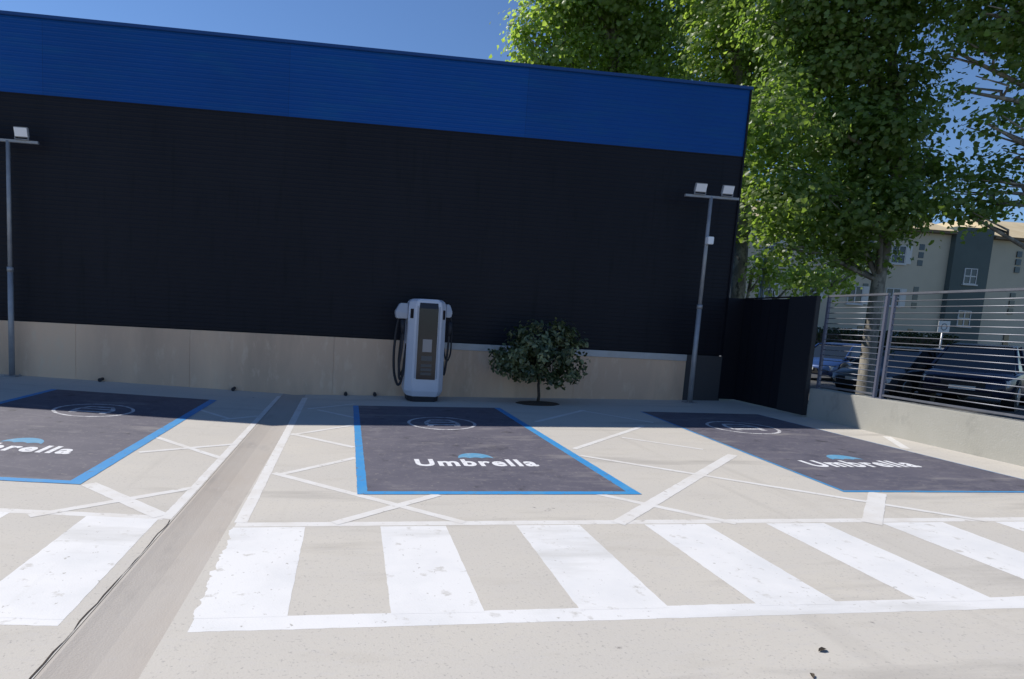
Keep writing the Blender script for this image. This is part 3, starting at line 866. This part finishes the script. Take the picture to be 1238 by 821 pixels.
def car(label, loc, heading, paint_m, L=4.3, W=1.78, H=1.48, suv=False):
    """x forward, y left; origin on the ground at the centre"""
    t = thing('parked_car', label, 'car', loc, heading, 'cars parked behind the railing')
    hw = W / 2
    zs = .22 if not suv else .28
    belt = .90 if not suv else 1.02
    hood = .80 if not suv else .98
    a, e = L / 2, -L / 2
    st = [  # x, half width, sill, top
        (a, hw * .62, zs + .14, hood - .26), (a - .10, hw * .84, zs + .03, hood - .16), (a - .45, hw * .96, zs, hood - .05),
        (a - 1.05, hw, zs, belt - .02), (a - 1.5, hw, zs, belt), (-.1, hw, zs, belt + .02), (e + .95, hw, zs, belt + .04),
        (e + .35, hw * .97, zs, belt + .03), (e + .08, hw * .88, zs + .06, belt - .08), (e, hw * .72, zs + .16, belt - .22)]
    rings = []
    for x, w, z0, z1 in st:
        rings.append([(x, -w * .92, z0), (x, -w, z0 + .10), (x, -w, z1 - .22), (x, -w * .97, z1 - .08), (x, -w * .80, z1), (x, w * .80, z1),
                      (x, w * .97, z1 - .08), (x, w, z1 - .22), (x, w, z0 + .10), (x, w * .92, z0)])
    body = smooth_by_angle(MB().loft(rings).build('body', paint_m, t), 40)
    # glasshouse
    gx = [(a - 1.0, belt - .03, .86), (a - 1.72, H - .07, .70), (-.25, H - .015, .70), (e + (.55 if suv else .95), H - .08, .68), (e + (.18 if suv else .38), belt + .0, .80)]
    low = [(a - .92, belt - .03), (a - 1.3, belt), (-.25, belt), (e + .75, belt), (e + .16, belt)]
    rr = []
    for (x, z, k), (xl, zl_) in zip(gx, low):
        rr.append([(xl, -hw * .90, zl_ - .02), (x, -hw * k, z), (x, hw * k, z), (xl, hw * .90, zl_ - .02)])
    MB().loft(rr).build('glasshouse', 'car_glass', t)
    # roof and pillars in body colour
    rf = MB()
    rf.loft([[(gx[1][0] + .05, -hw * .69, H - .075), (gx[1][0] + .05, hw * .69, H - .075), (gx[1][0] + .05, hw * .66, H - .035), (gx[1][0] + .05, -hw * .66, H - .035)],
             [(-.25, -hw * .71, H - .04), (-.25, hw * .71, H - .04), (-.25, hw * .64, H + .012), (-.25, -hw * .64, H + .012)],
             [(gx[3][0], -hw * .69, H - .09), (gx[3][0], hw * .69, H - .09), (gx[3][0], hw * .64, H - .03), (gx[3][0], -hw * .64, H - .03)]])
    rf.build('roof', paint_m, t, bevel=.012)
    for s in (-1, 1):
        for (xa, za, xb_, zb_) in ((a - .96, belt - .01, gx[1][0], H - .06), (-.12, belt, -.22, H - .03), (e + .62, belt, gx[3][0] + .02, H - .07)):
            MB().tube([(xa, s * hw * .905, za), (xb_, s * hw * .715, zb_)], .032, 6).build('pillar', paint_m, t)
    # wheels and arches
    R = .33 if not suv else .37
    for x in (a - .85, e + .80):
        for s in (-1, 1):
            wl = MB().tube([(x, s * (hw - .20), R), (x, s * (hw - .18), R), (x, s * (hw + .0), R), (x, s * (hw + .012), R)], [R * .9, R, R, R * .92], 24).build('wheel', 'tyre', t)
            MB().tube([(x, s * (hw + .002), R), (x, s * (hw + .022), R)], [R * .66, R * .60], 16).build('rim', 'rim', wl)
            MB().tube([(x, s * (hw - .25), R + .02), (x, s * (hw + .004), R + .02)], R + .06, 24).build('wheel_arch', 'car_trim', t)
    # front: lamps, grille, bumper, plate; rear lamps
    for s in (-1, 1):
        MB().loft([[(a - .02, s * hw * .52, hood - .40), (a - .02, s * hw * .52, hood - .27), (a - .16, s * hw * .52, hood - .25), (a - .16, s * hw * .52, hood - .40)],
                   [(a - .16, s * hw * .88, hood - .37), (a - .16, s * hw * .88, hood - .20), (a - .34, s * hw * .90, hood - .18), (a - .34, s * hw * .90, hood - .35)]]).build('headlight', 'car_lamp', t, bevel=.01)
        MB().box((e + .05, s * hw * .74, belt - .28), (.16, .26, .16)).build('tail_light', 'car_trim', t, bevel=.02)
        MB().box((a - 1.28, s * (hw + .06), belt + .06), (.14, .20, .13)).build('mirror', paint_m, t, bevel=.03)
    MB().span((a - .12, -hw * .46, hood - .42), (a + .012, hw * .46, hood - .30)).build('grille', 'car_trim', t, bevel=.01)
    MB().span((a - .10, -hw * .60, zs + .06), (a + .035, hw * .60, zs + .17)).build('bumper_intake', 'car_trim', t, bevel=.02)
    MB().span((a + .02, -.26, zs + .20), (a + .045, .26, zs + .30)).build('number_plate', 'car_plate', t)
    return t
def at(px, Y, z=.02):
    p = AY(px, 412, Y)
    return (p.x, Y, z)
car('dark grey hatchback with bright headlamps parked behind the short railing panel', at(1098, 16.4), math.radians(194), 'car_grey')
car('dark navy off-roader with high roof parked behind the long railing panel', at(1192, 14.9), math.radians(212), 'car_navy', 4.5, 1.9, 1.68, True)
car('blue car parked behind the dark grey hatchback', at(1018, 21.5), math.radians(200), 'car_blue', 4.2, 1.76, 1.46)
car('pale silver car standing behind the navy off-roader', at(1150, 24.0), math.radians(186), 'car_silver', 4.3, 1.78, 1.47)

# traffic sign
sp = AY(1141, 396, 19.0)
sg = thing('traffic_sign', 'small square white traffic sign on a slim post behind the cars', 'sign', (sp.x, sp.y, .02))
MB().tube([(0, .03, 0), (0, .03, sp.z + .2)], .03, 10).build('post', 'galv', sg, True)
MB().box((0, 0, sp.z), (.46, .02, .42)).build('sign_plate', 'sign_white', sg, bevel=.006)
rg = MB()
for i in range(24):
    a0, a1 = 2 * math.pi * i / 24, 2 * math.pi * (i + 1) / 24
    rg.poly([(R * math.cos(q), -.0145, sp.z + R * math.sin(q)) for R, q in ((.09, a0), (.13, a0), (.13, a1), (.09, a1))])
rg.build('sign_ring', 'sign_grey', sg)
# street lamp rising behind the screen
lp = AY(920, 360, 17.5)
sl = thing('street_lamp', 'slim pale grey street lamp post rising behind the dark screen', 'street lamp', (lp.x, lp.y, .12))
MB().tube([(0, 0, 0), (0, 0, 1.0), (0, 0, 5.4)], [.09, .08, .05], 12).build('post', 'galv', sl, True)
MB().tube([(0, 0, 5.38), (.1, -.2, 5.6), (.3, -.7, 5.7)], [.035, .03, .028], 8).build('arm', 'galv', sl, True)
MB().box((.37, -.9, 5.69), (.2, .5, .07)).build('lamp_head', 'galv', sl, bevel=.02)

# ================================================================== apartment block
AYB = 38.0
ap = thing('apartment_block', 'beige three-storey apartment block with dark green stair bay and ochre roof', 'building', (0, AYB, 0))
EZ = 9.35
MB().span((22, 0, 0), (41.45, 11, EZ)).build('wall', 'render_beige', ap)
MB().span((44.35, .05, 0), (66, 11, EZ - .1)).build('wall', 'render_beige', ap)
MB().span((41.455, -.35, 0), (44.345, 9, EZ + .55)).build('stair_bay', 'render_green', ap)
for x0, x1, z in ((21.6, 41.4, EZ), (44.4, 66.4, EZ - .1)):
    MB().span((x0, -.45, z + .003), (x1, 11.4, z + .16)).build('eave', 'eave', ap)
    r = MB()
    r.loft([[(x0 - .1, -.5, z + .165), (x1 + .0, -.5, z + .165), (x1 + .0, 11.5, z + .165), (x0 - .1, 11.5, z + .165)],
            [(x0 + 3, 4.2, z + 2.3), (x1 - .3, 4.2, z + 2.3), (x1 - .3, 6.8, z + 2.3), (x0 + 3, 6.8, z + 2.3)]])
    r.build('roof', 'roof_tile', ap)
def window(x, z, w, h, y=0, bars=1, frame='win_frame'):
    f = MB()
    t_ = .06
    f.span((x - w / 2, y - .05, z - h / 2), (x - w / 2 + t_, y + .02, z + h / 2)).span((x + w / 2 - t_, y - .05, z - h / 2), (x + w / 2, y + .02, z + h / 2))
    f.span((x - w / 2 + t_, y - .05, z - h / 2), (x + w / 2 - t_, y + .02, z - h / 2 + t_)).span((x - w / 2 + t_, y - .05, z + h / 2 - t_), (x + w / 2 - t_, y + .02, z + h / 2))
    if bars:
        f.span((x - .04, y - .045, z - h / 2 + t_), (x + .04, y + .018, z + h / 2 - t_))
        f.span((x - w / 2 + t_, y - .043, z - .04), (x - .041, y + .018, z + .04)).span((x + .041, y - .043, z - .04), (x + w / 2 - t_, y + .018, z + .04))
    o = f.build('window', frame, ap)
    MB().span((x - w / 2 + t_ / 2, y - .02, z - h / 2 + t_ / 2), (x + w / 2 - t_ / 2, y - .005, z + h / 2 - t_ / 2)).build('pane', 'win_glass', o)
    MB().span((x - w / 2 - .08, y - .12, z - h / 2 - .09), (x + w / 2 + .08, y - .001, z - h / 2 - .004)).build('sill', 'win_frame', o)
for fl in range(3):
    zc = 7.75 - 2.95 * fl
    for px in (1086, 1040, 985, 930):
        x = AY(px, 306, AYB).x
        window(x, zc, 1.1, 1.25)
        MB().span((x + .56, -.06, zc - .62), (x + 1.0, -.002, zc + .62)).build('shutter', 'shutter', ap)
    for x in (39.3, 47.0, 35.4):
        for k in range(3):
            z = zc + .62 - .55 * k
            o = MB().span((x - .2, -.02, z - .2), (x + .2, .03, z + .2)).build('small_window', 'win_glass', ap)
    for x in (49.6, 53, 57, 61):
        window(x, zc, 1.2, 1.3, .05)
for z in (6.55, 3.6):
    window(42.95, z, 1.0, 1.1, -.35)
# hedge in front of it
hd = thing('hedge', 'dark clipped hedge at the foot of the apartment block', 'hedge', (34, 36.2, .14))
MB().span((-6.4, -.35, 0), (6.4, .35, 1.9)).build('twigs', 'bark_dark', hd)
nl_ = 9000
C = np.stack([rng.uniform(-6.6, 6.6, nl_), rng.uniform(-.6, .6, nl_), rng.uniform(0, 2.25, nl_)], 1)
leaves('foliage', 'leaf_hedge', C, rng.normal(size=(nl_, 3)) + np.array([0, -.5, .5]), rng.uniform(.12, .26, nl_), LEAF_OVAL, hd)

# ================================================================== plane trees
def lobes_px(items, Y):
    out = []
    for px, py, rp, dy, dens in items:
        p = AY(px, py, Y + dy)
        k = Y / F_PX
        out.append(((p.x, p.y, p.z), (rp * k, rp * k * 1.05, rp * k * .85), dens))
    return out
TG = 'plane trees along the street'
# tall tree whose bare trunk stands behind the railing
YA = 13.4
ptsA = [AY(1044, 478, YA), AY(1052, 410, YA), AY(1062, 340, YA), AY(1074, 270, YA + .1), AY(1086, 200, YA), AY(1082, 120, YA), AY(1075, 20, YA), AY(1070, -120, YA)]
baseA = (ptsA[0].x, YA, .1)
ptsA[0] = Vector((ptsA[0].x, YA, .1))
LA = lobes_px([(930, 150, 55, 0, 1), (985, 90, 65, .5, 1), (1045, 50, 60, 0, 1), (1010, 170, 70, .6, 1.1), (945, 235, 52, -.2, 1), (1005, 255, 62, .3, 1.1), (950, 300, 40, .2, .8),
               (1065, 130, 62, .4, 1), (1070, 215, 60, .8, 1), (1120, 205, 40, .3, .6), (1095, 90, 36, -.4, .5), (1085, 160, 45, -.6, 1), (1065, 260, 42, -.5, 1), (1090, 235, 38, -.5, 1), (1040, 295, 45, .3, .9), (1000, 320, 34, .5, .7), (1110, 250, 34, -.3, .8),
               (1100, 20, 50, 0, .8), (1000, -10, 70, 0, 1), (950, 30, 50, .6, 1), (1040, -110, 110, 0, .7), (960, -110, 90, 0, .7), (1130, -80, 90, .5, .7), (1060, -230, 110, 0, .6)], YA)
tree('plane_tree', 'tall plane tree whose bare trunk stands behind the railing', baseA, ptsA, .155, LA, 'leaf', .115, 11, .24, 46, group=TG)
# tree on the right whose limbs reach in over the railing
YB = 11.6
bB = AY(1345, 470, YB)
ptsB = [Vector((bB.x, YB, .1)), AY(1352, 380, YB), AY(1356, 280, YB), AY(1350, 180, YB), AY(1345, 80, YB), AY(1330, -40, YB), AY(1320, -160, YB)]
LB = lobes_px([(1225, 45, 48, 0, .7), (1185, 15, 42, 0, .6), (1236, 125, 38, .2, .55), (1195, 150, 24, -.2, .7), (1228, 190, 32, 0, .7), (1180, 212, 24, .2, .9), (1150, 240, 24, .2, 2), (1176, 262, 20, 0, 4), (1204, 247, 18, 0, 3), (1190, 230, 22, 0, 2),
               (1150, 60, 30, .3, .6), (1165, 110, 22, .2, .5), (1300, 90, 70, 0, .6), (1310, 200, 60, 0, .6), (1280, -40, 100, 0, .8), (1380, 40, 110, 0, .8), (1390, 190, 90, 0, .8), (1200, -60, 70, 0, .7), (1330, -170, 120, 0, .6)], YB)
tree('plane_tree', 'plane tree with limbs reaching over the long railing panel', ptsB[0], ptsB, .2, LB, 'leaf', .108, 15, .20, 40, group=TG)
# pale green tree rising at the building corner
YC = 17.5
ptsC = [Vector((AY(893, 380, YC).x, YC, .1)), AY(896, 300, YC), AY(897, 220, YC), AY(893, 120, YC), AY(888, 20, YC), AY(884, -110, YC)]
LC = lobes_px([(872, 55, 42, 0, 1), (885, 5, 48, 0, 1), (912, 90, 42, .3, 1), (905, 150, 36, 0, 1), (908, 215, 34, 0, .9), (906, 275, 30, 0, .9), (912, 322, 24, 0, .7), (868, 105, 30, 0, .9), (930, 40, 45, .5, 1),
               (880, -60, 65, 0, .8), (910, -130, 70, 0, .7), (940, 120, 40, .6, 1), (960, 340, 30, 1, 1), (925, 335, 26, .5, 1), (1000, 335, 28, 1.5, 1), (1030, 320, 26, 1.5, .8)], YC)
tree('plane_tree', 'pale yellow-green tree rising right behind the building corner', ptsC[0], ptsC, .2, LC, 'leaf_light', .135, 8.5, .27, 46, group=TG)
# broad tree behind the shed roof
YD = 22.0
ptsD = [Vector((AY(735, 380, YD).x, YD, .1)), AY(737, 250, YD), AY(740, 150, YD), AY(742, 60, YD), AY(740, -60, YD)]
LD = lobes_px([(650, 40, 33, 0, 1), (640, 70, 26, 0, 1), (690, 25, 42, 0, 1), (685, 75, 38, 0, 1), (735, 55, 44, .5, 1), (785, 40, 46, 0, 1), (815, 80, 38, 0, 1), (830, 20, 34, 0, .9), (760, 95, 38, 0, 1),
               (740, -10, 60, 0, .9), (680, -40, 55, 0, .8), (790, -50, 65, 0, .8), (730, -110, 80, 0, .7), (700, 130, 50, 0, .7), (790, 140, 55, 0, .7)], YD)
tree('plane_tree', 'broad light green tree showing above the shed roof', ptsD[0], ptsD, .24, LD, 'leaf_light', .15, 5.6, .30, 48, group=TG)
